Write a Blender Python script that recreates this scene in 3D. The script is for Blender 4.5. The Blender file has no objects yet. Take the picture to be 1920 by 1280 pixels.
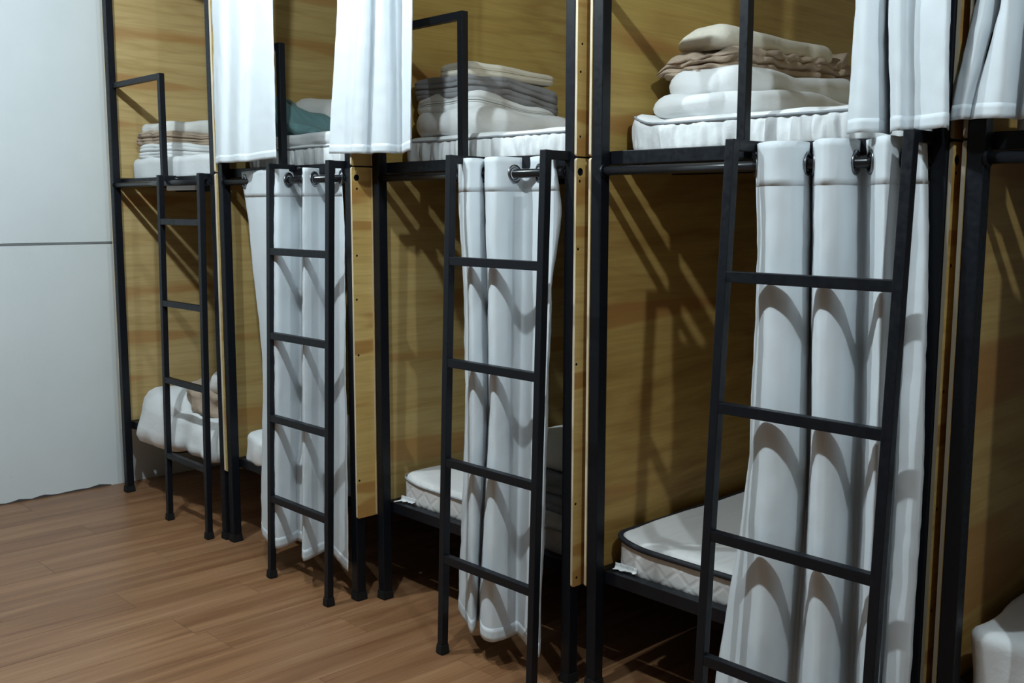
import bpy, bmesh, math, random
from mathutils import Vector, Matrix, noise

random.seed(7)
sc = bpy.context.scene
COL = sc.collection

# ------------------------------------------------------------------ camera
cam_d = bpy.data.cameras.new('camera')
cam_d.sensor_fit = 'HORIZONTAL'; cam_d.sensor_width = 36.0
cam_d.lens = 1924.08 / 1920 * 36.0
cam_d.clip_start = 0.02
cam = bpy.data.objects.new('camera', cam_d); COL.objects.link(cam)
cr = Vector((0.68913523, 0.72462926, 0.00225376))
cu = Vector((-0.09411351, 0.08641888, 0.99180362))
cf = Vector((-0.71849515, 0.68369892, -0.1277517))
cam.matrix_world = Matrix(((cr.x, cu.x, -cf.x, 5.52955), (cr.y, cu.y, -cf.y, -2.27898),
                           (cr.z, cu.z, -cf.z, 1.56694), (0, 0, 0, 1)))
sc.camera = cam

# ------------------------------------------------------------------ world, lights, exposure
w = bpy.data.worlds.new('world'); sc.world = w; w.use_nodes = True
w.node_tree.nodes['Background'].inputs[0].default_value = (0.75, 0.85, 1.0, 1)
w.node_tree.nodes['Background'].inputs[1].default_value = 0.006
LAMP_COLOR = (0.80, 0.94, 1.0)
LAMPS = [(1.95, -1.2, 3.15, 118), (3.45, -1.2, 3.15, 92), (5.7, -1.2, 3.15, 92)]
vs = sc.view_settings
vs.view_transform = 'Standard'; vs.look = 'None'; vs.gamma = 1; vs.use_curve_mapping = False
vs.exposure = 0.12

# ------------------------------------------------------------------ materials
def mat(name, col, rough=0.6, metal=0.0, spec=0.5):
    m = bpy.data.materials.new(name); m.use_nodes = True
    b = m.node_tree.nodes['Principled BSDF']
    b.inputs['Base Color'].default_value = (*col, 1)
    b.inputs['Roughness'].default_value = rough
    b.inputs['Metallic'].default_value = metal
    b.inputs['Specular IOR Level'].default_value = spec
    return m, m.node_tree, b

def ramp(nt, stops):
    r = nt.nodes.new('ShaderNodeValToRGB')
    e = r.color_ramp.elements
    e[0].position, e[0].color = stops[0][0], (*stops[0][1], 1)
    e[1].position, e[1].color = stops[-1][0], (*stops[-1][1], 1)
    for p, c in stops[1:-1]:
        n = e.new(p); n.color = (*c, 1)
    return r

def coords(nt, scale, loc=(0, 0, 0), kind='Object'):
    t = nt.nodes.new('ShaderNodeTexCoord'); mp = nt.nodes.new('ShaderNodeMapping')
    mp.inputs['Scale'].default_value = scale; mp.inputs['Location'].default_value = loc
    nt.links.new(t.outputs[kind], mp.inputs['Vector'])
    return mp.outputs['Vector']

def noise_tex(nt, vec, scale, detail=4, rough=0.55, dist=0.0):
    n = nt.nodes.new('ShaderNodeTexNoise')
    n.inputs['Scale'].default_value = scale; n.inputs['Detail'].default_value = detail
    n.inputs['Roughness'].default_value = rough; n.inputs['Distortion'].default_value = dist
    nt.links.new(vec, n.inputs['Vector'])
    return n.outputs['Fac']

def mixc(nt, fac, a, b, mode='MIX'):
    m = nt.nodes.new('ShaderNodeMix'); m.data_type = 'RGBA'; m.blend_type = mode
    for v, i in ((fac, 0), (a, 6), (b, 7)):
        if isinstance(v, (int, float)): m.inputs[i].default_value = v
        elif isinstance(v, tuple): m.inputs[i].default_value = (*v, 1)
        else: nt.links.new(v, m.inputs[i])
    return m.outputs[2]

def bump(nt, b, h, strength=0.3, dist=0.01):
    n = nt.nodes.new('ShaderNodeBump'); n.inputs['Strength'].default_value = strength
    n.inputs['Distance'].default_value = dist
    nt.links.new(h, n.inputs['Height']); nt.links.new(n.outputs['Normal'], b.inputs['Normal'])

def ply(name, light, dark, knot, seed, bs=1.3, bt=0.60, bm_=0.65):
    """plywood: grain along Y (depth), bands across Z"""
    m, nt, b = mat(name, light, 0.5, spec=0.35)
    v1 = coords(nt, (1, 0.9, 5.5), (seed, seed * 2.3, seed * 1.7))
    g = noise_tex(nt, v1, 1.6, 3, 0.5, 1.2)
    wv = nt.nodes.new('ShaderNodeTexWave'); wv.wave_type = 'BANDS'; wv.bands_direction = 'Z'
    wv.inputs['Scale'].default_value = 3.2; wv.inputs['Distortion'].default_value = 9.0
    wv.inputs['Detail'].default_value = 3.0; wv.inputs['Detail Scale'].default_value = 0.7
    nt.links.new(coords(nt, (1, 0.55, 1.6), (seed, seed, seed)), wv.inputs['Vector'])
    fine = noise_tex(nt, coords(nt, (1, 3, 120), (0, seed, 0)), 1.0, 3)
    c = ramp(nt, [(0.25, dark), (0.6, light)]); nt.links.new(g, c.inputs['Fac'])
    wr = ramp(nt, [(0.0, (0.80, 0.75, 0.68)), (0.28, (1, 1, 1)), (1.0, (1, 1, 1))]); nt.links.new(wv.outputs['Fac'], wr.inputs['Fac'])
    c1 = mixc(nt, 0.38, c.outputs['Color'], wr.outputs['Color'], 'MULTIPLY')
    fr = ramp(nt, [(0.3, (0.82, 0.79, 0.74)), (0.7, (1.06, 1.05, 1.03))]); nt.links.new(fine, fr.inputs['Fac'])
    c2 = mixc(nt, 0.6, c1, fr.outputs['Color'], 'MULTIPLY')
    band = noise_tex(nt, coords(nt, (1, 0.5, 5.0), (seed * 3, seed, seed * 5)), bs, 1, 0.4)
    br = ramp(nt, [(bt, (0, 0, 0)), (bt + .05, (1, 1, 1))]); nt.links.new(band, br.inputs['Fac'])
    mlt = nt.nodes.new('ShaderNodeMath'); mlt.operation = 'MULTIPLY'; mlt.inputs[1].default_value = bm_
    nt.links.new(br.outputs['Color'], mlt.inputs[0])
    c3 = mixc(nt, mlt.outputs[0], c2, knot)
    nt.links.new(c3, b.inputs['Base Color'])
    bump(nt, b, fine, 0.08, 0.002)
    return m

PLY = [ply('plywood_pale', (0.60, 0.44, 0.20), (0.46, 0.31, 0.12), (0.40, 0.19, 0.06), 1.3),
       ply('plywood_straw', (0.58, 0.42, 0.17), (0.45, 0.30, 0.10), (0.40, 0.19, 0.05), 4.1),
       ply('plywood_golden', (0.60, 0.42, 0.13), (0.44, 0.27, 0.07), (0.42, 0.19, 0.05), 7.7),
       ply('plywood_amber', (0.56, 0.36, 0.11), (0.38, 0.21, 0.055), (0.38, 0.15, 0.04), 2.9),
       ply('plywood_brown', (0.52, 0.34, 0.12), (0.36, 0.21, 0.06), (0.36, 0.15, 0.04), 5.6)]

STRIP = ply('pine_strip', (0.72, 0.51, 0.19), (0.58, 0.37, 0.11), (0.42, 0.20, 0.05), 8.4, 2.6, 0.56, 0.8)
PLYEDGE, nt, b = mat('plywood_cut_edge', (0.72, 0.60, 0.42), 0.7)
n = noise_tex(nt, coords(nt, (40, 40, 2)), 3, 3)
r = ramp(nt, [(0.3, (0.50, 0.38, 0.24)), (0.65, (0.80, 0.70, 0.52))]); nt.links.new(n, r.inputs['Fac']); nt.links.new(r.outputs['Color'], b.inputs['Base Color'])

EDGESHADE = mat('shaded_plywood_edge', (0.26, 0.22, 0.16), 0.8)[0]  # cut edge with shade painted into its colour, for the rightmost panels
BLACK, nt, b = mat('black_painted_steel', (0.0055, 0.0070, 0.0105), 0.42, 0.0, 0.3)
n = noise_tex(nt, coords(nt, (1, 1, 1)), 60, 3)
r = ramp(nt, [(0.3, (0.34, 0.34, 0.34)), (0.7, (0.52, 0.52, 0.52))]); nt.links.new(n, r.inputs['Fac']); nt.links.new(r.outputs['Color'], b.inputs['Roughness'])
ROD = mat('black_rod', (0.014, 0.015, 0.018), 0.25, 0.0, 0.6)[0]
RUBBER = mat('black_rubber', (0.010, 0.010, 0.010), 0.7, 0, 0.3)[0]
CHROME = mat('chrome', (0.28, 0.29, 0.31), 0.25, 1.0)[0]
STEEL = mat('zinc_bolt', (0.75, 0.76, 0.78), 0.3, 1.0)[0]
BASEBOARD = mat('black_bed_base', (0.012, 0.011, 0.011), 0.8)[0]
SCREW = mat('dark_screw', (0.03, 0.025, 0.02), 0.5, 0.3)[0]

def cloth(name, col, weave=700, wr=0.35, rough=0.85, trans=0.0):
    m, nt, b = mat(name, col, rough, spec=0.2)
    b.inputs['Sheen Weight'].default_value = 0.1
    a = noise_tex(nt, coords(nt, (1, 1, 1)), 14, 4, 0.6)
    f = noise_tex(nt, coords(nt, (1, 1, 1)), weave, 1)
    mx = nt.nodes.new('ShaderNodeMath'); mx.operation = 'MULTIPLY_ADD'; mx.inputs[1].default_value = 0.06
    nt.links.new(f, mx.inputs[0]); nt.links.new(a, mx.inputs[2])
    bump(nt, b, mx.outputs[0], wr, 0.012)
    if trans:
        out = nt.nodes['Material Output']; t = nt.nodes.new('ShaderNodeBsdfTranslucent')
        t.inputs['Color'].default_value = (*col, 1); mm = nt.nodes.new('ShaderNodeMixShader')
        mm.inputs[0].default_value = trans
        nt.links.new(b.outputs[0], mm.inputs[1]); nt.links.new(t.outputs[0], mm.inputs[2]); nt.links.new(mm.outputs[0], out.inputs['Surface'])
    return m
CURTAIN = cloth('white_curtain_cotton', (0.72, 0.76, 0.79), 900, 0.12, 0.9, 0.06)
SHEET = cloth('white_sheet', (0.82, 0.83, 0.83), 800, 0.3)
PILLOW = cloth('offwhite_pillow', (0.76, 0.75, 0.71), 700, 0.35)
CREAM = cloth('cream_fleece', (0.74, 0.69, 0.58), 350, 0.5)
BEIGE = cloth('beige_throw', (0.44, 0.34, 0.255), 260, 0.8)
GREY = cloth('grey_waffle_blanket', (0.26, 0.26, 0.27), 240, 0.7)
TEAL = cloth('teal_cloth', (0.15, 0.275, 0.28), 400, 0.5)
PIPING = mat('black_piping', (0.012, 0.013, 0.018), 0.7)[0]
GREYPIPE = mat('grey_seam_piping', (0.33, 0.35, 0.37), 0.8)[0]

QUILT, nt, b = mat('quilted_ticking', (0.72, 0.70, 0.68), 0.75, spec=0.25)
def diag(sgn):
    wv = nt.nodes.new('ShaderNodeTexWave'); wv.wave_type = 'BANDS'; wv.bands_direction = 'X'; wv.wave_profile = 'SIN'
    wv.inputs['Scale'].default_value = 5.5; wv.inputs['Distortion'].default_value = 0.6; wv.inputs['Detail'].default_value = 0
    mp = nt.nodes.new('ShaderNodeMapping'); tc = nt.nodes.new('ShaderNodeTexCoord')
    mp.inputs['Rotation'].default_value = (0, sgn * math.radians(48), 0)
    nt.links.new(tc.outputs['Object'], mp.inputs['Vector']); nt.links.new(mp.outputs['Vector'], wv.inputs['Vector'])
    rr = ramp(nt, [(0.0, (0, 0, 0)), (0.25, (1, 1, 1))]); nt.links.new(wv.outputs['Fac'], rr.inputs['Fac'])
    return rr.outputs['Color']
q = mixc(nt, 1.0, diag(1), diag(-1), 'MULTIPLY')
bump(nt, b, q, 0.16, 0.012)

WALL, nt, b = mat('white_painted_wall', (0.78, 0.80, 0.80), 0.75, spec=0.3)
n = noise_tex(nt, coords(nt, (1, 1, 1)), 2.0, 5, 0.6)
r = ramp(nt, [(0.3, (0.735, 0.785, 0.80)), (0.7, (0.79, 0.83, 0.845))]); nt.links.new(n, r.inputs['Fac'])
scf = noise_tex(nt, coords(nt, (1, 1, 1), (3, 0, 1)), 9.0, 6, 0.7)
sr = ramp(nt, [(0.70, (0, 0, 0)), (0.80, (0.35, 0.35, 0.35))]); nt.links.new(scf, sr.inputs['Fac'])
nt.links.new(mixc(nt, sr.outputs['Color'], r.outputs['Color'], (0.45, 0.46, 0.46)), b.inputs['Base Color'])
bump(nt, b, noise_tex(nt, coords(nt, (1, 1, 1)), 30, 4), 0.08, 0.01)
TRIM = mat('grey_wall_joint', (0.22, 0.25, 0.26), 0.6)[0]
CEIL = mat('grey_ceiling', (0.16, 0.16, 0.16), 0.9)[0]
FARWALL = mat('brown_board_wall', (0.10, 0.075, 0.05), 0.85)[0]

PLANK, nt, b = mat('brown_laminate', (0.25, 0.12, 0.06), 0.36, spec=0.4)
oi = nt.nodes.new('ShaderNodeObjectInfo')
addv = nt.nodes.new('ShaderNodeVectorMath'); addv.operation = 'ADD'
cmb = nt.nodes.new('ShaderNodeCombineXYZ'); ml = nt.nodes.new('ShaderNodeMath'); ml.operation = 'MULTIPLY'; ml.inputs[1].default_value = 37
nt.links.new(oi.outputs['Random'], ml.inputs[0]); nt.links.new(ml.outputs[0], cmb.inputs[0]); nt.links.new(ml.outputs[0], cmb.inputs[1])
nt.links.new(coords(nt, (14, 0.9, 1)), addv.inputs[0]); nt.links.new(cmb.outputs[0], addv.inputs[1])
g1 = noise_tex(nt, addv.outputs[0], 1.0, 5, 0.6, 0.4)
sv = nt.nodes.new('ShaderNodeVectorMath'); sv.operation = 'MULTIPLY'; sv.inputs[1].default_value = (7, 1.6, 1)
nt.links.new(addv.outputs[0], sv.inputs[0])
g2 = noise_tex(nt, sv.outputs[0], 1.0, 4, 0.6)
r1 = ramp(nt, [(0.28, (0.205, 0.090, 0.040)), (0.5, (0.305, 0.152, 0.072)), (0.72, (0.385, 0.210, 0.108))]); nt.links.new(g1, r1.inputs['Fac'])
r2 = ramp(nt, [(0.35, (0.78, 0.76, 0.74)), (0.65, (1.1, 1.1, 1.1))]); nt.links.new(g2, r2.inputs['Fac'])
c1 = mixc(nt, 0.8, r1.outputs['Color'], r2.outputs['Color'], 'MULTIPLY')
r3 = ramp(nt, [(0.0, (0.92, 0.91, 0.91)), (1.0, (1.06, 1.06, 1.05))]); nt.links.new(oi.outputs['Random'], r3.inputs['Fac'])
nt.links.new(mixc(nt, 1.0, c1, r3.outputs['Color'], 'MULTIPLY'), b.inputs['Base Color'])
bump(nt, b, g2, 0.06, 0.002)
SUBFLOOR = mat('dark_floor_joint', (0.06, 0.03, 0.018), 0.9)[0]

# ------------------------------------------------------------------ mesh helpers
def link(name, me, m, parent=None, smooth=False):
    o = bpy.data.objects.new(name, me); COL.objects.link(o)
    if m is not None and not me.materials: me.materials.append(m)
    if parent is not None: o.parent = parent
    if smooth:
        for f in me.polygons: f.use_smooth = True
    return o

def tag(o, label=None, cat=None, group=None, kind=None):
    if label: o['label'] = label
    if cat: o['category'] = cat
    if group: o['group'] = group
    if kind: o['kind'] = kind
    return o

def thing(name, label, cat, loc=(0, 0, 0), group=None):
    o = bpy.data.objects.new(name, None); COL.objects.link(o); o.location = loc
    o.empty_display_size = 0.05
    return tag(o, label, cat, group)

def bm_mesh(bm, name):
    me = bpy.data.meshes.new(name); bm.normal_update(); bm.to_mesh(me); bm.free(); return me

def box_bm(bm, x0, x1, y0, y1, z0, z1, bev=0.0):
    r = bmesh.ops.create_cube(bm, size=1.0)
    for v in r['verts']:
        v.co = Vector((x0 + (v.co.x + .5) * (x1 - x0), y0 + (v.co.y + .5) * (y1 - y0), z0 + (v.co.z + .5) * (z1 - z0)))
    if bev:
        es = list({e for v in r['verts'] for e in v.link_edges})
        bmesh.ops.bevel(bm, geom=es, offset=bev, segments=2, profile=0.6, affect='EDGES')

def box(name, x0, x1, y0, y1, z0, z1, m, parent=None, bev=0.0):
    """world-space box; origin at the parent's location"""
    o = parent.location if parent is not None else Vector((0, 0, 0))
    if parent is not None and parent.parent is not None: o = o + parent.parent.location
    bm = bmesh.new(); box_bm(bm, x0 - o.x, x1 - o.x, y0 - o.y, y1 - o.y, z0 - o.z, z1 - o.z, bev)
    return link(name, bm_mesh(bm, name), m, parent, smooth=False)

def tube_between(bm, a, b, half_w, half_d, bev=0.003):
    """square tube from a to b (b above or beside a); local x stays along world X when possible"""
    a, b = Vector(a), Vector(b); d = (b - a); L_ = d.length; zax = d.normalized()
    xax = Vector((1, 0, 0)) if abs(zax.x) < 0.9 else Vector((0, 0, 1))
    yax = zax.cross(xax).normalized(); xax = yax.cross(zax).normalized()
    r = bmesh.ops.create_cube(bm, size=1.0); vs_ = r['verts']
    if bev:
        es = list({e for v in vs_ for e in v.link_edges})
        for v in vs_: v.co = Vector((v.co.x * 2 * half_w, v.co.y * 2 * half_d, (v.co.z + .5) * L_))
        rr = bmesh.ops.bevel(bm, geom=es, offset=bev, segments=2, profile=0.6, affect='EDGES')
        vs_ = list({v for f in rr['faces'] for v in f.verts} | {v for v in vs_ if v.is_valid})
    else:
        for v in vs_: v.co = Vector((v.co.x * 2 * half_w, v.co.y * 2 * half_d, (v.co.z + .5) * L_))
    for v in vs_: v.co = a + xax * v.co.x + yax * v.co.y + zax * v.co.z

def cyl_bm(bm, a, b, r, seg=20, r2=None):
    a, b = Vector(a), Vector(b); d = b - a
    q_ = d.to_track_quat('Z', 'Y').to_matrix().to_4x4(); q_.translation = (a + b) / 2
    bmesh.ops.create_cone(bm, cap_ends=True, segments=seg, radius1=r, radius2=r if r2 is None else r2, depth=d.length, matrix=q_)

def torus_bm(bm, c, nrm, R_, r, su=28, sv=8):
    c, nrm = Vector(c), Vector(nrm).normalized()
    q_ = nrm.to_track_quat('Z', 'Y').to_matrix()
    vs_ = []
    for i in range(su):
        t = 2 * math.pi * i / su
        for j in range(sv):
            s_ = 2 * math.pi * j / sv
            vs_.append(bm.verts.new(c + q_ @ Vector(((R_ + r * math.cos(s_)) * math.cos(t), (R_ + r * math.cos(s_)) * math.sin(t), 0.6 * r * math.sin(s_)))))
    for i in range(su):
        for j in range(sv):
            bm.faces.new((vs_[i * sv + j], vs_[((i + 1) % su) * sv + j], vs_[((i + 1) % su) * sv + (j + 1) % sv], vs_[i * sv + (j + 1) % sv]))

def nz(p, s, seed=0.0):
    return noise.noise(Vector((p[0] * s + seed, p[1] * s + seed * 1.7, p[2] * s - seed)))

def rrect(w_, d_, r, n):
    """rounded-rectangle outline with n points: (point, normal, arc length fraction)"""
    r = max(min(r, w_ / 2 - 1e-4, d_ / 2 - 1e-4), 1e-4)
    sx, sy = w_ / 2 - r, d_ / 2 - r
    segs = [('l', (-sx, -sy - r), (sx, -sy - r), (0, -1)), ('a', (sx, -sy), -90), ('l', (sx + r, -sy), (sx + r, sy), (1, 0)), ('a', (sx, sy), 0),
            ('l', (sx, sy + r), (-sx, sy + r), (0, 1)), ('a', (-sx, sy), 90), ('l', (-sx - r, sy), (-sx - r, -sy), (-1, 0)), ('a', (-sx, -sy), 180)]
    lens = [math.hypot(s[2][0] - s[1][0], s[2][1] - s[1][1]) if s[0] == 'l' else r * math.pi / 2 for s in segs]
    tot = sum(lens); out = []
    for i in range(n):
        t = tot * i / n; k = 0
        while k < 7 and t > lens[k]: t -= lens[k]; k += 1
        s = segs[k]; f = t / max(lens[k], 1e-9)
        if s[0] == 'l':
            out.append((s[1][0] + (s[2][0] - s[1][0]) * f, s[1][1] + (s[2][1] - s[1][1]) * f, s[3][0], s[3][1]))
        else:
            a = math.radians(s[2] + 90 * f); out.append((s[1][0] + r * math.cos(a), s[1][1] + r * math.sin(a), math.cos(a), math.sin(a)))
    return out

def pad_mesh(name, x0, x1, y0, y1, z0, z1, corner=0.06, edge=0.03, n=160, layers=1, groove=0.0, ruffle=None, wr=0.004, wrs=9.0, top=None, seed=0.0, side=10, shift=None):
    """soft slab: rounded plan outline swept over a rounded side profile; `layers` folds the side into stacked bulges"""
    cx, cy, w_, d_ = (x0 + x1) / 2, (y0 + y1) / 2, x1 - x0, y1 - y0
    h = z1 - z0; edge = min(edge, h / 2 - 1e-4)
    prof = []                                             # (inset, z, side-weight)
    mx = min(w_, d_) / 2
    for f in (0.98, 0.6, 0.3): prof.append((mx * f, z0, 0))
    for i in range(5):
        a = math.pi / 2 * i / 4; prof.append((edge * (1 - math.sin(a)), z0 + edge * (1 - math.cos(a)), math.sin(a)))
    ns = side * layers
    for i in range(1, ns):
        t = i / ns; g = 0.0
        if layers > 1: g = groove * (1 - abs(math.sin(math.pi * layers * t))) ** 2.2
        prof.append((g, z0 + edge + (h - 2 * edge) * t, 1))
    for i in range(5):
        a = math.pi / 2 * i / 4; prof.append((edge * (1 - math.cos(a)), z1 - edge * (1 - math.sin(a)), math.cos(a)))
    for f in (0.12, 0.22, 0.34, 0.48, 0.62, 0.76, 0.88, 0.98): prof.append((max(mx * f, edge * 1.05), z1, 0))
    base = rrect(w_, d_, corner, n); verts = []; faces = []
    for inset, z, sw in prof:
        for i in range(n):
            bx_, by_, nx_, ny_ = base[i]
            k = 1 - inset / mx
            px = (bx_ - nx_ * inset); py = (by_ - ny_ * inset)
            # keep inner rings inside
            lx, ly = max(w_ / 2 - inset, 0.002), max(d_ / 2 - inset, 0.002)
            px = max(-lx, min(lx, px)); py = max(-ly, min(ly, py))
            p = Vector((cx + px, cy + py, z)); t = (z - z0) / h
            if ruffle and sw: p += Vector((nx_, ny_, 0)) * ruffle(p, i / n, t) * sw
            q_ = Vector((nz(p, wrs, seed), nz(p, wrs, seed + 11), nz(p, wrs * .8, seed + 23)))
            p += Vector((nx_ * q_.x * sw, ny_ * q_.x * sw, 0)) * wr + Vector((0, 0, q_.z * wr * (t if t > .02 else 0)))
            if top: p.z += top(p.x, p.y) * t
            if shift: p += shift(p, t)
            verts.append(p)
    R_ = len(prof)
    for j in range(R_ - 1):
        for i in range(n):
            faces.append((j * n + i, j * n + (i + 1) % n, (j + 1) * n + (i + 1) % n, (j + 1) * n + i))
    faces.append(tuple(reversed(range(n)))); faces.append(tuple((R_ - 1) * n + i for i in range(n)))
    me = bpy.data.meshes.new(name); me.from_pydata([tuple(v) for v in verts], [], faces); me.update()
    me['rings'] = R_
    return me, base, (cx, cy)

def soft(name, dims, m, label, cat, group=None, parent=None, **kw):
    x0, x1, y0, y1, z0, z1 = dims
    me, base, c = pad_mesh(name, *dims, **kw)
    o0 = Vector((c[0], c[1], z0))
    off = o0 if parent is None else (parent.location)
    for v in me.vertices: v.co = v.co - off
    o = link(name, me, m, parent, smooth=True)
    if parent is None: o.location = o0
    if label: tag(o, label, cat, group)
    return o

# ------------------------------------------------------------------ layout of the row (metres)
S = 0.040                                   # post size
L = [0.0, 1.184, 2.254, 3.365, 4.522]       # left face of left front post of each bunk
R = [1.122, 2.192, 3.276, 4.434, 5.590]     # left face of right front post
F = [0.0, 0.007, 0.092, 0.119, 0.111]       # front plane of each bunk
U = [0.588, 0.511, 0.498, 0.528, 0.52]      # guard upright
LX = [(0.672, 1.089), (0.5685, 1.003), (0.584, 1.033), (0.582, 1.066)]
LY = [(-.0325, -.0515), (-.069, -.1096), (-.1028, -.1476), (-.1092, -.1879)]   # ladder offset at z=1.5 and z=0
RZ = [(1.503, 1.103, .7205, .336)] + [(1.392, 1.043, .694, .348)] * 3
RT = [1.724, 1.746, 1.744, 1.746, 1.745]    # top of the upper bed rail
DEPTH = 1.95; HT = 2.96
ORD = ['leftmost', 'second', 'third', 'fourth', 'rightmost']

# ------------------------------------------------------------------ room
XW = -0.184; Y0, Y1, X1, ZC = -3.7, 2.25, 7.4, 3.37
floor = box('floor', XW - .1, X1 + .1, Y0 - .1, Y1 + .1, -0.06, -0.012, SUBFLOOR); tag(floor, kind='structure')
PW, PL = 0.205, 1.22
bm = bmesh.new(); box_bm(bm, 0.0005, PW - 0.0005, 0.0005, PL - 0.0005, -0.012, 0.0, 0.0008)
plank_me = bm_mesh(bm, 'plank'); plank_me.materials.append(PLANK)
cuts = {}
i0 = math.floor((XW - 0.862) / PW); i1 = math.ceil((X1 - 0.862) / PW)
def plank_piece(x, ya, yb):
    if abs(yb - ya - PL) < 1e-4: me = plank_me
    else:
        key = round(yb - ya, 3)
        if key not in cuts:
            b_ = bmesh.new(); box_bm(b_, 0.0005, PW - 0.0005, 0.0005, (yb - ya) - 0.0005, -0.012, 0.0, 0.0008)
            cuts[key] = bm_mesh(b_, 'plank'); cuts[key].materials.append(PLANK)
        me = cuts[key]
    o = bpy.data.objects.new('plank', me); COL.objects.link(o); o.parent = floor; o.location = (x, ya, 0)
for i in range(i0, i1):
    x = 0.862 + PW * i
    st = -0.76 if i == 0 else (-0.617 if i == 5 else (-0.76 + (i * 0.437) % PL))
    y = st
    while y > Y0: y -= PL
    while y < Y1:
        ya, yb = max(y, Y0), min(y + PL, Y1)
        if yb - ya > 0.02: plank_piece(x, ya, yb)
        y += PL

def wall(name, *d): return tag(box(name, *d, WALL), kind='structure')
wl = wall('wall_left', XW - .12, XW, Y0, Y1, -0.02, ZC)
up = box('upper_wall_panel', XW, XW + 0.010, Y0, Y1, 1.3835, ZC, WALL, wl, 0.002)
tr = box('trim_1', XW, XW + 0.006, Y0, Y1, 1.3745, 1.3835, TRIM); tag(tr, kind='structure')
wall('wall_back', XW - .12, X1 + .12, Y1, Y1 + .12, -0.02, ZC)
tag(box('wall_front', XW - .12, X1 + .12, Y0 - .12, Y0, -0.02, ZC, FARWALL), kind='structure')
tag(box('wall_right', X1, X1 + .12, Y0, Y1, -0.02, ZC, FARWALL), kind='structure')
tag(box('ceiling', XW - .12, X1 + .12, Y0 - .12, Y1 + .12, ZC, ZC + .1, CEIL), kind='structure')
# ragged crack where the plaster stops short of the floor
bm = bmesh.new(); N_ = 90; prev = None
for i in range(N_ + 1):
    y = -3.0 + 3.0 * i / N_
    h = 0.004 + 0.016 * abs(nz((y, 0, 0), 7.0)) + 0.012 * abs(nz((y, 3, 0), 21.0))
    cur = [bm.verts.new((XW - .001, y, -.001)), bm.verts.new((XW + .0035, y, -.001)), bm.verts.new((XW + .0015, y, h)), bm.verts.new((XW - .001, y, h))]
    if prev:
        for k in range(4): bm.faces.new((prev[k], prev[(k + 1) % 4], cur[(k + 1) % 4], cur[k]))
    prev = cur
gap = link('floor_gap', bm_mesh(bm, 'floor_gap'), mat('dark_plaster_gap', (0.07, 0.06, 0.055), 0.95)[0], wl)

# ------------------------------------------------------------------ lamps
for i, (x, y, z, pw) in enumerate(LAMPS):
    t = thing('ceiling_lamp', 'round white ceiling lamp with bare globe bulb, %s' % ['nearest the white wall', 'middle one', 'nearest the camera'][i], 'lamp', (x, y, ZC), 'ceiling lamps over the aisle')
    bm = bmesh.new(); cyl_bm(bm, (0, 0, -0.035), (0, 0, 0), 0.07, 28, 0.075); link('ceiling_rose', bm_mesh(bm, 'ceiling_rose'), CEIL, t)
    bm = bmesh.new(); cyl_bm(bm, (0, 0, -0.075), (0, 0, -0.035), 0.022, 20); link('lamp_socket', bm_mesh(bm, 'lamp_socket'), CEIL, t)
    bm = bmesh.new(); bmesh.ops.create_uvsphere(bm, u_segments=20, v_segments=12, radius=0.045, matrix=Matrix.Translation((0, 0, -0.115)))
    gm, nt, b = mat('lit_bulb', (0.9, 0.9, 0.9), 0.3)
    b.inputs['Emission Color'].default_value = (*LAMP_COLOR, 1); b.inputs['Emission Strength'].default_value = 6
    link('bulb', bm_mesh(bm, 'bulb'), gm, t, True)
    ld = bpy.data.lights.new('lamp_light', 'POINT'); ld.energy = pw; ld.shadow_soft_size = 0.035; ld.color = LAMP_COLOR
    lo = bpy.data.objects.new('lamp_light', ld); COL.objects.link(lo); lo.location = (0, 0, z - ZC); lo.parent = t

# ------------------------------------------------------------------ bunk beds
def rubber_foot(parent, cx, cy, half, par):
    bm = bmesh.new(); o = parent.location
    r_ = bmesh.ops.create_cube(bm, size=1.0)
    for v in r_['verts']:
        g = half + (0.006 if v.co.z < 0 else 0.003)
        v.co = Vector((cx - o.x + (g if v.co.x > 0 else -g), cy - o.y + (g if v.co.y > 0 else -g), 0.0 if v.co.z < 0 else 0.038))
    bmesh.ops.bevel(bm, geom=bm.edges[:], offset=0.004, segments=2, affect='EDGES')
    return link('rubber_foot', bm_mesh(bm, 'rubber_foot'), RUBBER, par)

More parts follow.
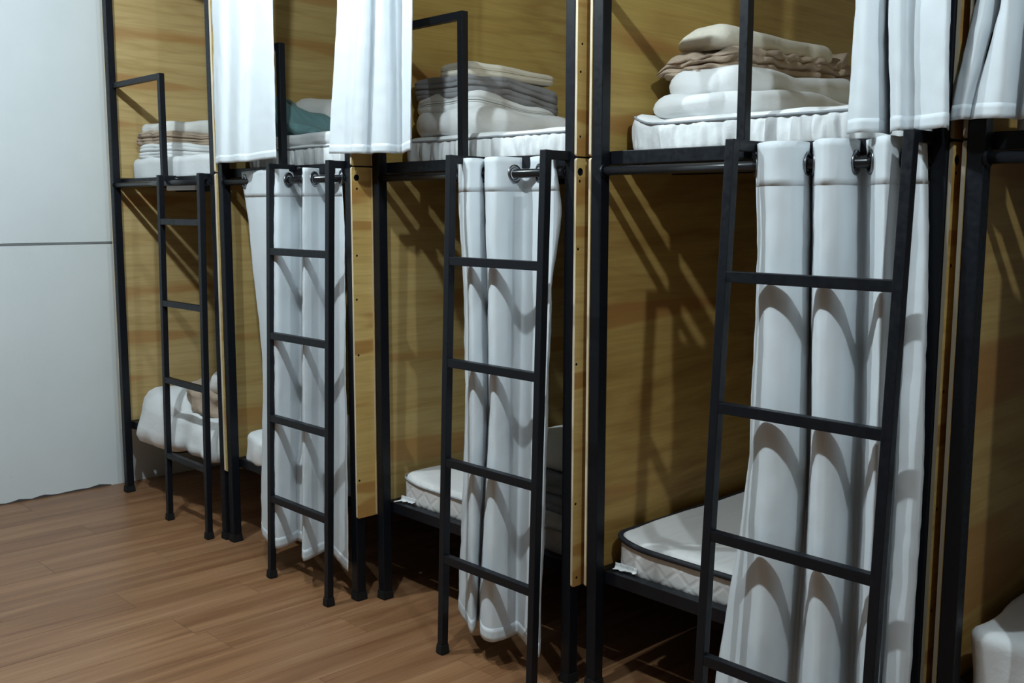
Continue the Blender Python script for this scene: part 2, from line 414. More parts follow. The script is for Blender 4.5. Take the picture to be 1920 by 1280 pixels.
def bunk(k):
    l, r_, f = L[k], R[k], F[k]
    t = thing('bunk_bed', '', 'bunk bed', (l, f, 0), 'black steel bunk beds in the row')
    for (x, y) in ((l, f), (r_, f), (l, f + DEPTH - S), (r_, f + DEPTH - S)):
        pst = box('post', x, x + S, y, y + S, 0.02, HT, BLACK, t, 0.003)
        rubber_foot(t, x + S / 2, y + S / 2, S / 2, pst)
    xa, xb = l + S, r_
    zr = RT[k]
    for z1, zz in ((0.398, 'lower'), (zr, 'upper'), (HT, 'top')):
        fr = box('front_rail', xa, xb, f + .045, f + .085, z1 - .041, z1, BLACK, t, 0.002)
        if zz == 'upper': frail = fr
        box('back_rail', xa, xb, f + DEPTH - .04, f + DEPTH, z1 - .041, z1, BLACK, t, 0.002)
        for x in (l + .004, r_ + .006): box('side_rail', x, x + .03, f + S, f + DEPTH - S, z1 - .041, z1, BLACK, t, 0.002)
    for z1 in (0.398, zr):
        box('bed_base', l + .036, r_ + .004, f + .19, f + DEPTH - .045, z1 - .036, z1 - .022, BASEBOARD, t)
        for j in range(3):
            y = f + .35 + j * .6; box('cross_bar', xa, xb, y, y + .03, z1 - .066, z1 - .036, BLACK, t)
    # guard: upright and bar at the head of the ladder
    q_ = 0.027; x = l + U[k]
    box('guard_upright', x - q_ / 2, x + q_ / 2, f + .018, f + .046, zr - .038, 2.247 + (zr - 1.745), BLACK, t, 0.002)
    box('guard_bar', xa - .002, x - q_ / 2 + .001, f + .018, f + .046, 2.220 + (zr - 1.745), 2.247 + (zr - 1.745), BLACK, t, 0.002)
    # curtain rods
    for z in ((1.684 if k else 1.690), 2.865):
        bm = bmesh.new(); cyl_bm(bm, (xa - l - .001, .013, z), (xb - l + .001, .013, z), 0.0142, 24)
        rd = link('curtain_rod', bm_mesh(bm, 'curtain_rod'), ROD, t, True)
        for xx in (xa, xb - .007):
            bm = bmesh.new(); cyl_bm(bm, (xx - l, .013, z), (xx - l + .007, .013, z), 0.021, 24); link('rod_flange', bm_mesh(bm, 'rod_flange'), BLACK, rd)
    # zinc bolts on the upper rail, seen beside the ladder heads
    if k < 4:
        for dx, dz in ((0.045, -.018), (0.10, -.012)):
            bm = bmesh.new(); cyl_bm(bm, (U[k] + dx, .039, zr + dz), (U[k] + dx, .046, zr + dz), 0.0065, 12, 0.0065); link('bolt', bm_mesh(bm, 'bolt'), STEEL, frail)
    return t

BL = ['black steel bunk bed against the white wall, with beige and white bedding',
      'black steel bunk bed holding the teal cloth on its upper mattress',
      'black steel bunk bed with the grey blanket stack on its upper mattress',
      'black steel bunk bed with the beige throw and cream blanket on its upper mattress',
      'black steel bunk bed cut off at the right edge of the photo']
bunks = []
for k in range(5):
    t = bunk(k); t['label'] = BL[k]; bunks.append(t)

# ------------------------------------------------------------------ ladders
def ladder(k):
    f = F[k]; xl, xr = L[k] + LX[k][0], L[k] + LX[k][1]; yt, yb = LY[k]
    h = 0.0135; zt = RT[k] + 0.004
    yz = lambda z: f + yb + (yt - yb) * z / 1.5
    t = thing('ladder', '', 'ladder', ((xl + xr) / 2, f + yb, 0), 'black steel bunk ladders'); o = t.location
    def tb(name, a, b, hw, hd):
        bm = bmesh.new(); tube_between(bm, Vector(a) - o, Vector(b) - o, hw, hd, 0.002); return link(name, bm_mesh(bm, name), BLACK, t)
    for x in (xl, xr):
        lr = tb('ladder_rail', (x, yz(0.01), 0.01), (x, yz(zt), zt), h, h)
        rubber_foot(t, x, yz(0.01), h, lr)
        box('top_hook', x - h, x + h, yz(zt) + h - .002, f + .047, zt - .029, zt - .001, BLACK, t, 0.002)
    for z in RZ[k]:
        tb('rung', (xl + h - .001, yz(z), z), (xr - h + .001, yz(z), z), 0.0145, h - .001)
    return t
LL = ['narrow black ladder nearest the white wall, farthest from the camera',
      'black ladder in front of the curtain with diagonal rung shadows, bed with teal cloth',
      'black ladder in front of the bed with the grey blanket stack',
      'large black ladder nearest the camera, in front of a wide white curtain']
for k in range(4): ladder(k)['label'] = LL[k]

# ------------------------------------------------------------------ plywood partitions
def round_poly(y0, y1, z0, z1, r, front_only=True):
    pts = []
    for (cy, cz, a0) in ((y0 + r, z0 + r, 180), (None, None, 0), (None, None, 0), (y0 + r, z1 - r, 90)):
        if cy is None: continue
        pts.append([(cy + r * math.cos(math.radians(a0 + 90 * i / 4)), cz + r * math.sin(math.radians(a0 + 90 * i / 4))) for i in range(5)])
    return pts[0] + [(y1, z0), (y1, z1)] + pts[1]

def panel(name, x0, x1, y0, y1, z0, z1, m, label, holes=(), edge=None):
    """plywood sheet in the YZ plane with softened front corners, edge strip and drilled holes"""
    bm = bmesh.new(); o = Vector((x0, y0, z0))
    pts = round_poly(y0, y1, z0, z1, 0.008)
    va = [bm.verts.new(Vector((x0, y, z)) - o) for y, z in pts]; vb = [bm.verts.new(Vector((x1, y, z)) - o) for y, z in pts]
    bm.faces.new(list(reversed(va))); bm.faces.new(vb); n_ = len(pts)
    for i in range(n_): 
        fc = bm.faces.new((va[i], va[(i + 1) % n_], vb[(i + 1) % n_], vb[i])); fc.material_index = 1
    bmesh.ops.recalc_face_normals(bm, faces=bm.faces[:])
    me = bm_mesh(bm, name); me.materials.append(m); me.materials.append(edge or PLYEDGE)
    ob = bpy.data.objects.new(name, me); COL.objects.link(ob); ob.location = o
    if holes:
        cb = bmesh.new()
        for hy, hz, hr in holes: cyl_bm(cb, (x0 - .02 if hr > .008 else x1 - .007, hy, hz), (x1 + .02, hy, hz), hr, 14)
        cme = bm_mesh(cb, 'cut'); cut = bpy.data.objects.new('cut', cme); COL.objects.link(cut)
        cme.materials.append(SCREW)
        md = ob.modifiers.new('b', 'BOOLEAN'); md.operation = 'DIFFERENCE'; md.object = cut; md.solver = 'EXACT'
        try: md.material_mode = 'TRANSFER'
        except Exception: pass
        bpy.context.view_layer.update()
        dg = bpy.context.evaluated_depsgraph_get()
        new = bpy.data.meshes.new_from_object(ob.evaluated_get(dg))
        ob.modifiers.clear(); ob.data = new
        bpy.data.objects.remove(cut); bpy.data.meshes.remove(cme)
    return tag(ob, label, 'plywood panel', 'plywood partition panels')

ZS = 1.729; PB = 0.345
def Y(k): return F[k] + DEPTH
h23 = [(.026, 1.685, .0125), (.027, 1.643, .0045), (.022, 1.388, .0045), (.018, 1.218, .0045), (.022, 1.0, .0045), (.016, .499, .0045)]
h34 = [(.110, 1.683, .0125), (.108, 1.654, .0045), (.103, 1.443, .0045), (.101, 1.077, .0045), (.104, .618, .0045), (.112, .368, .0045)]
h34u = [(.113, 2.071, .004), (.107, 1.987, .004), (.108, 1.791, .004)]
h45 = [(.147, 1.683, .0125), (.147, 1.653, .0045), (.147, 1.437, .0045), (.147, 1.135, .0045), (.147, .844, .0045), (.147, .586, .0045)]
panel('plywood_panel', -.018, -.002, 0.004, Y(0), PB, ZS - .004, PLY[0], 'plywood partition lining the lower bed beside the white wall')
panel('plywood_panel', -.018, -.002, 0.004, Y(0), ZS + .002, 2.95, PLY[0], 'plywood partition lining the upper bed beside the white wall')
panel('plywood_panel', 1.1645, 1.1815, 0.000, Y(1), PB - .008, ZS - .004, PLY[1], 'lower plywood partition seen edge on, left of the white curtain by the second ladder')
panel('plywood_panel', 1.1645, 1.1815, 0.000, Y(1), ZS + .002, 2.95, PLY[1], 'upper plywood partition behind the teal cloth')
panel('plywood_panel', 2.2335, 2.2425, 0.004, Y(1), PB, ZS - .004, STRIP, 'narrow drilled plywood strip between the second and third ladders, lower', h23)
panel('plywood_panel', 2.2335, 2.2425, 0.004, Y(1), ZS + .002, 2.95, PLY[1], 'plywood strip behind the upper curtain that hangs left of the grey blanket')
panel('plywood_panel', 2.2440, 2.2530, F[2] - .001, Y(2), PB, ZS - .004, PLY[1], 'lower plywood partition left of the third ladder')
panel('plywood_panel', 2.2440, 2.2530, F[2] - .001, Y(2), ZS + .002, 2.95, PLY[2], 'golden upper plywood partition behind the grey blanket stack')
panel('plywood_panel', 3.3175, 3.3265, F[2], Y(2), PB - .006, ZS - .004, STRIP, 'narrow drilled plywood strip left of the nearest ladder, lower half', h34)
panel('plywood_panel', 3.3175, 3.3265, F[2], Y(2), ZS + .002, 2.95, STRIP, 'narrow drilled plywood strip between two posts, upper half', h34u)
panel('plywood_panel', 3.3550, 3.3640, F[3] - .002, Y(3), PB, ZS - .004, PLY[3], 'lower plywood partition behind the nearest ladder')
panel('plywood_panel', 3.3550, 3.3640, F[3] - .002, Y(3), ZS + .002, 2.95, PLY[2], 'golden upper plywood partition behind the beige throw')
panel('plywood_panel', 4.4755, 4.4845, F[3] + .006, Y(3), PB, ZS - .004, STRIP, 'drilled plywood strip right of the nearest ladder, lower half', h45, edge=EDGESHADE)
panel('plywood_panel', 4.4755, 4.4845, F[3] + .006, Y(3), ZS + .002, 2.95, PLY[1], 'dim plywood strip between the two rightmost upper curtains', edge=EDGESHADE)
panel('plywood_panel', 4.5120, 4.5210, F[4] - .002, Y(4), PB, ZS - .004, PLY[4], 'dark lower plywood partition at the right edge of the photo', edge=EDGESHADE)
panel('plywood_panel', 4.5120, 4.5210, F[4] - .002, Y(4), ZS + .002, 2.95, PLY[4], 'upper plywood partition behind the rightmost curtain', edge=EDGESHADE)

# ------------------------------------------------------------------ mattresses
def piping(parent, base, c, z, m, rad=0.005, out=0.004, zf=None):
    """cord running round the top edge of a mattress"""
    bm = bmesh.new(); o = parent.location; n_ = len(base); rings = []
    for (bx_, by_, nx_, ny_) in base:
        p = Vector((c[0] + bx_ + nx_ * out, c[1] + by_ + ny_ * out, z))
        if zf: p.z += zf(p.x, p.y)
        p -= o
        rings.append([bm.verts.new(p + Vector((nx_ * math.cos(a), ny_ * math.cos(a), math.sin(a))) * rad) for a in [2 * math.pi * j / 8 for j in range(8)]])
    for i in range(n_):
        for j in range(8):
            bm.faces.new((rings[i][j], rings[(i + 1) % n_][j], rings[(i + 1) % n_][(j + 1) % 8], rings[i][(j + 1) % 8]))
    bmesh.ops.recalc_face_normals(bm, faces=bm.faces[:])
    return link('piping', bm_mesh(bm, 'piping'), m, parent, True)

def gather(amp, freq, seed):
    def fn(p, u, t):
        a = nz((p.x, p.y, 0.15 * p.z), freq, seed) + 0.5 * nz((p.x, p.y, 0.2 * p.z), freq * 2.3, seed + 5)
        return amp * a * min(1, 3.0 * (1 - t)) + 0.006 * math.sin(math.pi * t)
    return fn

def mattress(k, upper, m, label, front=0.125, z0=None, th=0.105, pipe=None, prad=0.004, topf=None, n=420, **kw):
    zr = RT[k] if upper else 0.398
    zb = (zr - .020) if z0 is None else z0
    if not upper and front > .1: front = .088
    dims = (L[k] + S + .004, R[k] - .004, F[k] + front, F[k] + 1.88, zb, zb + th)
    o = soft('mattress', dims, m, label, 'mattress', 'single mattresses on the bunks', corner=0.05, edge=0.028, n=n, top=topf, side=12, **kw)
    if pipe is not None:
        base = rrect(dims[1] - dims[0], dims[3] - dims[2], 0.05, 240)
        piping(o, base, ((dims[0] + dims[1]) / 2, (dims[2] + dims[3]) / 2), zb + th - .018, pipe, prad, 0.003, topf)
    return o
mattress(0, True, SHEET, 'white sheeted upper mattress beside the white wall', th=.125, wr=.008, wrs=7, seed=2, front=.10)
mattress(1, True, SHEET, 'white upper mattress under the teal cloth', th=.115, n=900, ruffle=gather(.010, 34, 3), pipe=GREYPIPE, wr=.004, seed=5)
mattress(2, True, SHEET, 'white upper mattress with gathered side under the grey blanket stack', th=.115, n=900, ruffle=gather(.010, 36, 9), pipe=GREYPIPE, wr=.005, seed=8)
mattress(3, True, SHEET, 'white upper mattress with gathered side under the beige throw', th=.118, n=900, ruffle=gather(.011, 38, 4), pipe=GREYPIPE, wr=.005, seed=12,
         topf=lambda x, y: 0.03 * math.exp(-((x - 3.40) / .06) ** 2))
mattress(4, True, SHEET, 'upper mattress behind the rightmost curtain', th=.115, seed=15)
mattress(0, False, SHEET, 'lower mattress under the white duvet beside the white wall', th=.105, seed=21)
mattress(1, False, SHEET, 'lower mattress in crumpled white sheet, left of the second ladder', th=.150, wr=.022, wrs=8, seed=24, front=.052)
mattress(2, False, QUILT, 'thin white lower mattress behind the third ladder', th=.118, z0=.379, pipe=GREYPIPE, wr=.004, seed=27, topf=lambda x, y: 0.022 * math.exp(-((x - 2.29) / .08) ** 2))
mattress(3, False, QUILT, 'quilted lower mattress with black piping behind the nearest ladder', th=.128, z0=.377, pipe=PIPING, prad=.0100, wr=.004, seed=30,
         topf=lambda x, y: 0.022 * math.exp(-((x - 3.40) / .08) ** 2))
mattress(4, False, SHEET, 'white sheeted lower mattress in the shade at the right edge', th=.190, z0=.375, wr=.018, wrs=7, seed=33, front=.05)

# white under-sheet corners hanging over the lower rails
def sheet_corner(k, label, x0, w_, drop, seed):
    bm = bmesh.new(); n_, m_ = 26, 12; rows = []
    path = [(.0865, .420), (.0855, .408), (.080, .4005), (.062, .4005), (.0445, .3995), (.041, .388), (.040, .372)]
    for j in range(m_ + 1):
        t = j / m_; row = []
        for i in range(n_ + 1):
            u = i / n_; reach = (0.45 + 0.55 * (1 - u) ** .7) * (0.82 + .5 * nz((u * 3, seed, 0), 1.7)) * drop
            s_ = min(t * reach, .999) * (len(path) - 1); q0 = int(s_); f_ = s_ - q0
            y_ = path[q0][0] * (1 - f_) + path[q0 + 1][0] * f_; z_ = path[q0][1] * (1 - f_) + path[q0 + 1][1] * f_
            row.append(bm.verts.new((x0 + w_ * u, F[k] + y_ - .003 * abs(math.sin(u * 11 + seed)), z_ + .002 + .003 * abs(nz((u, t, seed), 5)))))
        rows.append(row)
    for j in range(m_):
        for i in range(n_): bm.faces.new((rows[j][i], rows[j][i + 1], rows[j + 1][i + 1], rows[j + 1][i]))
    o = link('sheet_corner', bm_mesh(bm, 'sheet_corner'), SHEET, None, True)
    md = o.modifiers.new('s', 'SOLIDIFY'); md.thickness = .002
    return tag(o, label, 'bed sheet')
sheet_corner(2, 'loose white sheet corner under the lower mattress behind the third ladder', L[2] + .052, .09, .62, 1)
sheet_corner(3, 'loose white sheet corner under the black-piped mattress', L[3] + .052, .09, .62, 4)

# ------------------------------------------------------------------ bedding
def wav(ax, fx, fy, seed):
    return lambda x, y: ax * nz((x * fx, y * fy, 0), 1.0, seed)
# leftmost bunk, upper
soft('folded_sheet', (.10, .42, .115, .62, 1.826, 1.905), SHEET, 'folded white sheets at the bottom of the stack beside the white wall', 'bedding', layers=2, groove=.022, corner=.06, edge=.018, wr=.020, wrs=9, seed=3, side=8)
soft('throw_blanket', (.06, .40, .12, .66, 1.898, 1.968), BEIGE, 'beige folded throw in the stack beside the white wall', 'blanket', layers=2, groove=.022, corner=.05, edge=.016, wr=.026, wrs=14, seed=5, side=8)
soft('folded_towel', (.09, .38, .13, .62, 1.958, 2.012), PILLOW, 'white folded towel on top of the stack beside the white wall', 'towel', layers=1, corner=.06, edge=.022, wr=.018, wrs=8, seed=7, top=lambda x, y: .035 * (y - .13) / .5)
soft('bed_sheet', (.43, .75, .112, .136, 1.658, 1.703), SHEET, 'loose white sheet hem showing beneath the upper rail beside the white wall', 'bed sheet', corner=.008, edge=.006, wr=.004, wrs=12, seed=61)
# second bunk, upper
soft('pillow', (1.235, 1.66, .33, .85, 1.838, 2.085), PILLOW, 'white pillow behind the teal cloth', 'pillow', corner=.10, edge=.080, wr=.012, wrs=7, seed=9, top=lambda x, y: -.035 * max(0, (x - 1.30)) / .3)
soft('folded_cloth', (1.30, 1.76, .160, .34, 1.868, 2.056), TEAL, 'teal cloth crumpled on the upper mattress', 'cloth', layers=1, corner=.12, edge=.055, wr=.045, wrs=10, seed=13, side=14, top=lambda x, y: -.15 * max(0, (x - 1.37)) / .36)
soft('folded_sheet', (1.38, 2.02, .135, .50, 1.834, 1.882), SHEET, 'white sheet under the teal cloth', 'bedding', corner=.06, edge=.016, wr=.014, wrs=8, seed=15)
# third bunk, upper
soft('folded_duvet', (2.285, 2.66, .235, .84, 1.836, 1.935), SHEET, 'white folded duvet at the bottom of the grey blanket stack', 'bedding', layers=1, corner=.08, edge=.045, wr=.030, wrs=7, seed=17, side=12)
soft('pillow', (2.28, 2.600, .265, .78, 1.918, 2.003), SHEET, 'white pillow folded beneath the grey blanket', 'pillow', layers=2, groove=.016, corner=.07, edge=.035, wr=.026, wrs=8, seed=19, side=8, top=lambda x, y: -.05 * max(0, y - .45) / .3)
soft('waffle_blanket', (2.268, 2.590, .265, .81, 1.978, 2.070), GREY, 'grey waffle blanket folded in the stack', 'blanket', layers=2, groove=.012, corner=.06, edge=.022, wr=.016, wrs=10, seed=22, side=9, top=lambda x, y: -.035 * max(0, y - .5) / .3, shift=lambda p, t: Vector((0, 0, -.045 * max(0, p.y - .5) / .3 * (1 - t))))
soft('folded_towel', (2.40, 2.590, .295, .77, 2.058, 2.116), CREAM, 'white folded towel on top of the grey blanket', 'towel', layers=2, groove=.007, corner=.04, edge=.022, wr=.008, wrs=9, seed=25, side=6, top=lambda x, y: -.02 * max(0, y - .45) / .3)
# fourth bunk, upper
soft('folded_duvet', (3.43, 3.80, .29, 1.15, 1.846, 1.925), SHEET, 'white folded duvet under the white pillow of the beige throw stack', 'bedding', layers=1, corner=.10, edge=.038, wr=.030, wrs=6, seed=27)
soft('pillow', (3.46, 3.735, .33, 1.12, 1.905, 2.000), SHEET, 'white pillow under the beige throw', 'pillow', layers=1, corner=.09, edge=.045, wr=.022, wrs=7, seed=29)
def curl(p, u, t): return .011 * math.sin(62 * p.x + 3 * math.sin(38 * p.z) + 14 * p.y) * (1.0 if p.y < .47 or p.y > 1.06 else .08)
soft('throw_blanket', (3.402, 3.664, .365, 1.190, 1.978, 2.075), BEIGE, 'beige knitted throw with crumpled ends in the stack nearest the camera', 'blanket', layers=2, groove=.022, corner=.06, edge=.020, wr=.022, wrs=20, seed=31, side=10, ruffle=curl, n=420,
     top=lambda x, y: .006 * math.sin(y * 9) - .03 * max(0, .48 - y) / .1 - .05 * max(0, 3.46 - x) / .06 + .05 * max(0, y - 1.06) / .1)
soft('folded_blanket', (3.452, 3.645, .395, 1.070, 2.056, 2.132), CREAM, 'cream fleece blanket on top of the beige throw', 'blanket', layers=1, corner=.05, edge=.036, wr=.010, wrs=6, seed=34, top=lambda x, y: -.03 * max(0, 3.53 - x) / .08)
# leftmost bunk, lower
def drape(p, t):
    if p.y > .3: return Vector((0, 0, 0))
    return Vector((-.02 * (1 - t), (1 - t) * (-.085 - .016 * math.sin(31 * p.x + 1)) * (1 - p.y / .3), 0))
soft('duvet', (.075, .58, .060, .95, .285, .612), SHEET, 'puffed white duvet hanging over the lower bed beside the white wall', 'duvet', corner=.10, edge=.11, wr=.034, wrs=5, seed=37, shift=drape, side=16)
soft('bed_sheet', (.50, 1.10, .050, .60, .345, .535), SHEET, 'white sheet draped over the lower bed beneath the beige blanket', 'bed sheet', corner=.06, edge=.05, wr=.026, wrs=7, seed=39, shift=drape, side=14)
soft('throw_blanket', (.55, .95, .095, .55, .515, .668), BEIGE, 'beige blanket crumpled on the lower bed beside the white wall', 'blanket', layers=1, corner=.08, edge=.05, wr=.050, wrs=11, seed=41, side=14)
soft('pillow', (.74, 1.10, .12, .60, .640, .765), PILLOW, 'white pillow on the crumpled beige blanket of the lower bed', 'pillow', corner=.08, edge=.055, wr=.026, wrs=8, seed=43)
# third bunk, lower: folded grey bedding in the far corner
soft('folded_blanket', (2.86, 3.255, .26, .80, .490, .640), GREY, 'dark grey folded blanket half hidden behind the third ladder and curtain', 'blanket', layers=2, groove=.02, corner=.05, edge=.03, wr=.012, wrs=9, seed=45, side=7)
soft('pillow', (2.88, 3.25, .28, .78, .635, .770), PILLOW, 'pillow on the dark grey blanket behind the third curtain', 'pillow', corner=.08, edge=.055, wr=.012, wrs=8, seed=47)

# ------------------------------------------------------------------ curtains
def catmull(p0, p1, p2, p3, t):
    return 0.5 * ((2 * p1) + (-p0 + p2) * t + (2 * p0 - 5 * p1 + 4 * p2 - p3) * t * t + (-p0 + 3 * p1 - 3 * p2 + p3) * t ** 3)
def prof_curve(pts, sub):
    P = [Vector((a, b, 0)) for a, b in pts]; P = [P[0] * 2 - P[1]] + P + [P[-1] * 2 - P[-2]]
    out = []
    for i in range(1, len(P) - 2):
        for j in range(sub): out.append(catmull(P[i - 1], P[i], P[i + 1], P[i + 2], j / sub))
    out.append(P[-2]); return out
def interp_rows(zs, rows, z):
    """smooth interpolation of the profile between the given heights"""
    if z >= zs[0]: a = rows[0]; return a
    if z <= zs[-1]: return rows[-1]
    for i in range(len(zs) - 1):
        if zs[i] >= z >= zs[i + 1]:
            t = (zs[i] - z) / (zs[i] - zs[i + 1])
            m_ = lambda k: rows[max(0, min(len(rows) - 1, k))]
            res = []
            for j in range(len(rows[0])):
                a, b, c, d = m_(i - 1)[j], m_(i)[j], m_(i + 1)[j], m_(i + 2)[j]
                t2 = t * t * (3 - 2 * t)
                res.append(b.lerp(c, 0.5 * t + 0.5 * t2))
            return res
def curtain_grid(zs, rows, za, zb, nz_, seed, wr, zvar=0.0, off=0.0, clampy=None):
    verts, faces = [], []; n_ = len(rows[0])
    for j in range(nz_ + 1):
        t = j / nz_
        row = interp_rows(zs, rows, za + (zb - za) * t)
        for i, p in enumerate(row):
            a = row[max(0, i - 1)]; b = row[min(n_ - 1, i + 1)]; tg = (b - a); nn = Vector((tg.y, -tg.x, 0)); nn = nn.normalized() if nn.length > 1e-9 else Vector((0, -1, 0))
            u = i / n_
            if clampy is not None:
                e_ = max(0.0, min(1.0, (0.75 - (za + (zb - za) * t)) / 0.28)); e2 = max(0.0, min(1.0, ((za + (zb - za) * t) - 1.60) / 0.10))
                if zb < 1.5 or za < 2: p = Vector((p.x, min(p.y, clampy + .09 * (1 - max(e_, e2 * .6))), 0))
            zbot = zb + zvar * nz((p.x * 1.5, p.y * 1.5, 1), 2.0, seed)
            z = za + (zbot - za) * t
            q_ = Vector((p.x, p.y, z))
            q_ += nn * (wr * (nz((p.x, p.y, z * .45), 14, seed) + .6 * nz((p.x, p.y, z * .8), 34, seed + 3)) + off)
            verts.append(q_)
    for j in range(nz_):
        for i in range(n_ - 1): faces.append((j * n_ + i, j * n_ + i + 1, (j + 1) * n_ + i + 1, (j + 1) * n_ + i))
    return verts, faces
def curtain(k, name, zs, profs, zt, zb, label, seed, rod_z, wr=0.0035, lower=True):
    rows = [prof_curve(p, 9) for p in profs]
    c = rows[0]; o0 = Vector((sum(p.x for p in c) / len(c), F[k] + .013, zb))
    V, Fc = curtain_grid(zs, rows, zt, zb, 70, seed, wr, 0.010, clampy=(F[k] + .030) if lower else None)
    me = bpy.data.meshes.new('curtain'); me.from_pydata([tuple(v - o0) for v in V], [], Fc); me.update()
    o = link('curtain', me, CURTAIN, None, True); o.location = o0
    md = o.modifiers.new('s', 'SOLIDIFY'); md.thickness = .0016; md.offset = 0
    tag(o, label, 'curtain', 'white cotton curtains on the bunks')
    # thick stitched header with its lower seam, and the hem at the foot
    for nm, za, zz, th in (('curtain_header', zt + .001, zt - .112, .0024), ('curtain_hem', zb + .030, zb - .0005, .0030)):
        V2, F2 = curtain_grid(zs, rows, za, zz, 6 if nm[8] == 'h' else 3, seed, wr, 0.018 if nm == 'curtain_hem' else 0, clampy=(F[k] + .030) if lower else None)
        if nm == 'curtain_hem':        # follow the uneven foot of the cloth
            n_ = len(rows[0]); V2 = []
            for j in range(4):
                for i in range(n_):
                    a, b = V[70 * n_ + i], V[68 * n_ + i]; f = j / 3; V2.append(b.lerp(a, f) + Vector((0, 0, -.0006 * f)))
            F2 = [(j * n_ + i, j * n_ + i + 1, (j + 1) * n_ + i + 1, (j + 1) * n_ + i) for j in range(3) for i in range(n_ - 1)]
        m2 = bpy.data.meshes.new(nm); m2.from_pydata([tuple(v - o0) for v in V2], [], F2); m2.update()
        h = link(nm, m2, CURTAIN, o, True); md = h.modifiers.new('s', 'SOLIDIFY'); md.thickness = th; md.offset = 0
    # eyelets where the cloth crosses the rod
    row = interp_rows(zs, rows, rod_z); yr = F[k] + .013
    for i in range(len(row) - 1):
        a, b = row[i], row[i + 1]
        if (a.y - yr) * (b.y - yr) < 0 and abs(b.y - a.y) > 1e-6:
            p = a.lerp(b, (yr - a.y) / (b.y - a.y)); tg = (row[min(i + 3, len(row) - 1)] - row[max(0, i - 2)]); nn = Vector((tg.y, -tg.x, 0)).normalized()
            bm = bmesh.new(); torus_bm(bm, Vector((p.x, p.y, rod_z)) - o0, nn, 0.025, 0.0075)
            link('eyelet', bm_mesh(bm, 'eyelet'), CHROME, o, True)
    return o

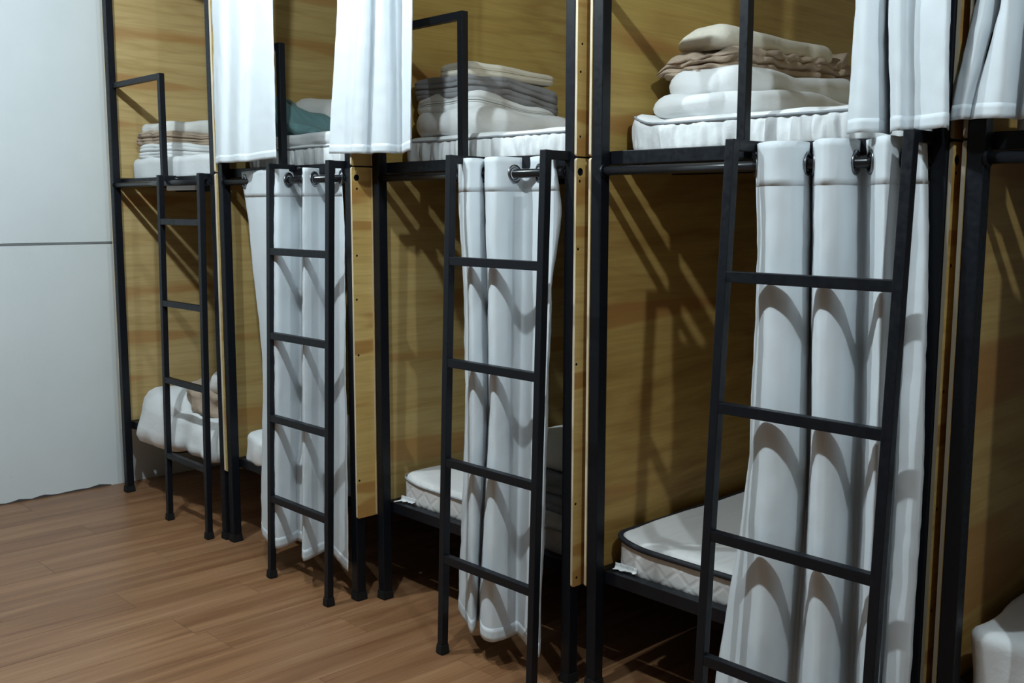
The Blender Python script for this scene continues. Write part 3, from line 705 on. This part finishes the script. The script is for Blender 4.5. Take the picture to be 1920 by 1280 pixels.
CP = {
'C2l': ([1.72, 1.45, 0.9, 0.13], [[(1.365,0.027),(1.521,-0.003),(1.713,-0.038),(1.776,-0.038),(1.764,0.027),(1.738,0.102),(1.944,-0.023),(1.977,-0.028),(1.953,0.037),(1.939,0.097),(2.053,0.057),(2.156,0.017)],
   [(1.440,0.015),(1.571,-0.015),(1.723,-0.050),(1.782,-0.050),(1.771,0.015),(1.746,0.090),(1.951,-0.035),(1.984,-0.040),(1.965,0.025),(1.951,0.085),(2.068,0.045),(2.183,0.005)],
   [(1.550,-0.000),(1.620,-0.030),(1.728,-0.065),(1.779,-0.065),(1.769,-0.000),(1.745,0.075),(1.951,-0.050),(1.985,-0.055),(1.966,0.010),(1.957,0.070),(2.079,0.030),(2.201,-0.010)],
   [(1.527,-0.020),(1.602,-0.050),(1.721,-0.085),(1.773,-0.085),(1.765,-0.020),(1.743,0.055),(1.949,-0.070),(1.983,-0.075),(1.966,-0.010),(1.959,0.050),(2.090,0.010),(2.221,-0.030)]]),
'C3l': ([1.735, 1.56, 1.3, 0.9, 0.1], [[(2.713,0.132),(2.809,0.062),(2.880,0.032),(2.895,0.072),(2.866,0.122),(2.965,0.042),(3.018,0.032),(3.032,0.072),(3.036,0.122),(3.051,0.147),(3.180,0.092),(3.250,0.062),(3.225,0.102)],
   [(2.730,0.124),(2.831,0.054),(2.894,0.024),(2.908,0.064),(2.880,0.114),(2.974,0.034),(3.027,0.024),(3.041,0.064),(3.034,0.114),(3.060,0.139),(3.194,0.084),(3.285,0.054),(3.263,0.094)],
   [(2.763,0.117),(2.861,0.047),(2.917,0.017),(2.921,0.057),(2.898,0.107),(2.992,0.027),(3.034,0.017),(3.049,0.057),(3.037,0.107),(3.068,0.132),(3.194,0.077),(3.257,0.047),(3.227,0.087)],
   [(2.787,0.102),(2.887,0.032),(2.943,0.002),(2.948,0.042),(2.920,0.092),(3.019,0.012),(3.056,0.002),(3.060,0.042),(3.044,0.092),(3.078,0.117),(3.202,0.062),(3.256,0.032),(3.227,0.072)],
   [(2.772,0.077),(2.900,0.007),(2.957,-0.023),(2.935,0.017),(2.893,0.067),(2.996,-0.013),(3.057,-0.023),(3.073,0.017),(3.068,0.067),(3.074,0.092),(3.183,0.037),(3.253,0.007),(3.226,0.047)]]),
'C4l': ([1.735, 1.45, 0.9, 0.1], [[(3.941,0.139),(4.006,0.069),(4.057,0.039),(4.099,0.064),(4.104,0.129),(4.081,0.189),(4.176,0.054),(4.215,0.034),(4.241,0.064),(4.239,0.129),(4.234,0.179),(4.330,0.069),(4.366,0.049),(4.365,0.139),(4.404,0.089),(4.432,0.079),(4.428,0.109)],
   [(3.960,0.139),(4.017,0.069),(4.063,0.039),(4.107,0.064),(4.115,0.129),(4.092,0.189),(4.185,0.054),(4.222,0.034),(4.249,0.064),(4.245,0.129),(4.248,0.179),(4.340,0.069),(4.370,0.049),(4.366,0.139),(4.411,0.089),(4.451,0.079),(4.446,0.109)],
   [(3.968,0.117),(4.029,0.047),(4.083,0.017),(4.131,0.042),(4.139,0.107),(4.125,0.167),(4.213,0.032),(4.251,0.012),(4.278,0.042),(4.275,0.107),(4.275,0.157),(4.358,0.047),(4.389,0.027),(4.385,0.117),(4.423,0.067),(4.477,0.057),(4.474,0.087)],
   [(3.896,0.079),(4.017,0.009),(4.089,-0.021),(4.114,0.004),(4.120,0.069),(4.123,0.129),(4.242,-0.006),(4.285,-0.026),(4.307,0.004),(4.298,0.069),(4.304,0.119),(4.382,0.009),(4.411,-0.011),(4.396,0.079),(4.428,0.029),(4.482,0.019),(4.481,0.049)]]),
'C2u': ([2.91, 2.35, 1.768], [[(1.214,-0.003),(1.382,-0.043),(1.436,-0.028),(1.599,-0.068),(1.674,-0.043),(1.915,-0.103),(1.906,-0.093)],
   [(1.198,-0.003),(1.352,-0.043),(1.404,-0.028),(1.563,-0.068),(1.624,-0.043),(1.870,-0.103),(1.861,-0.093)],
   [(1.191,-0.003),(1.311,-0.043),(1.369,-0.028),(1.513,-0.068),(1.572,-0.043),(1.859,-0.103),(1.859,-0.093)]]),
'C3u': ([2.91, 2.33, 1.772], [[(2.269,-0.033),(2.298,-0.018),(2.350,-0.008),(2.423,-0.053),(2.453,-0.038),(2.435,0.007),(2.522,-0.048),(2.544,-0.028),(2.513,0.032),(2.699,-0.048),(2.667,-0.018)],
   [(2.222,-0.033),(2.263,-0.018),(2.316,-0.008),(2.390,-0.053),(2.425,-0.038),(2.411,0.007),(2.496,-0.048),(2.531,-0.028),(2.505,0.032),(2.687,-0.048),(2.651,-0.018)],
   [(2.149,-0.033),(2.209,-0.018),(2.258,-0.008),(2.333,-0.053),(2.376,-0.038),(2.370,0.007),(2.456,-0.048),(2.513,-0.028),(2.509,0.032),(2.666,-0.048),(2.639,-0.018)]]),
'C4u': ([2.91, 2.05, 1.752], [[(4.210,0.099),(4.250,0.069),(4.268,0.099),(4.249,0.169),(4.311,0.049),(4.346,0.029),(4.347,0.059),(4.401,0.039),(4.454,0.019),(4.425,0.089)],
   [(4.238,0.099),(4.279,0.069),(4.305,0.099),(4.288,0.169),(4.352,0.049),(4.388,0.029),(4.390,0.059),(4.445,0.039),(4.500,0.019),(4.474,0.089)],
   [(4.230,0.099),(4.277,0.069),(4.316,0.099),(4.306,0.169),(4.370,0.049),(4.401,0.029),(4.406,0.059),(4.459,0.039),(4.509,0.019),(4.486,0.089)]]),
'C5u': ([2.91, 2.05, 1.765], [[(4.545,0.101),(4.570,0.061),(4.580,0.131),(4.610,0.061),(4.640,0.051),(4.650,0.141),(4.690,0.061),(4.710,0.111)],
   [(4.531,0.100),(4.568,0.061),(4.575,0.131),(4.605,0.061),(4.625,0.051),(4.635,0.141),(4.675,0.061),(4.700,0.111)],
   [(4.482,0.100),(4.526,0.061),(4.530,0.100),(4.559,0.061),(4.618,0.051),(4.620,0.141),(4.672,0.061),(4.710,0.111)]]),
}
curtain(1, 'c', *CP['C2l'], 1.728, 0.13, 'long white lower curtain with diagonal rung shadows behind the second ladder', 3, 1.685)
curtain(2, 'c', *CP['C3l'], 1.737, 0.10, 'long white lower curtain behind the third ladder', 11, 1.683)
curtain(3, 'c', *CP['C4l'], 1.740, 0.10, 'wide white lower curtain behind the nearest ladder', 17, 1.685)
C5L_SHADE = [[(4.755 + .055 * i, .111 + (.05 if i % 2 else -.06)) for i in range(14)]] * 3  # unseen curtain, added out of view to shade the last bunk's panel
curtain(4, 'c', [1.735, .9, .1], C5L_SHADE, 1.738, 0.10, 'unseen white lower curtain added to shade the last bunk panel, past the right edge', 51, 1.685)
curtain(1, 'c', *CP['C2u'], 2.915, 1.768, 'white upper curtain left of the teal cloth', 23, 2.865, lower=False)
curtain(2, 'c', *CP['C3u'], 2.915, 1.772, 'white upper curtain between the teal cloth and the grey blanket stack', 29, 2.865, lower=False)
curtain(3, 'c', *CP['C4u'], 2.915, 1.752, 'white upper curtain right of the beige throw', 37, 2.865, lower=False)
curtain(4, 'c', *CP['C5u'], 2.915, 1.765, 'greenish white upper curtain at the right edge of the photo', 41, 2.865, lower=False)
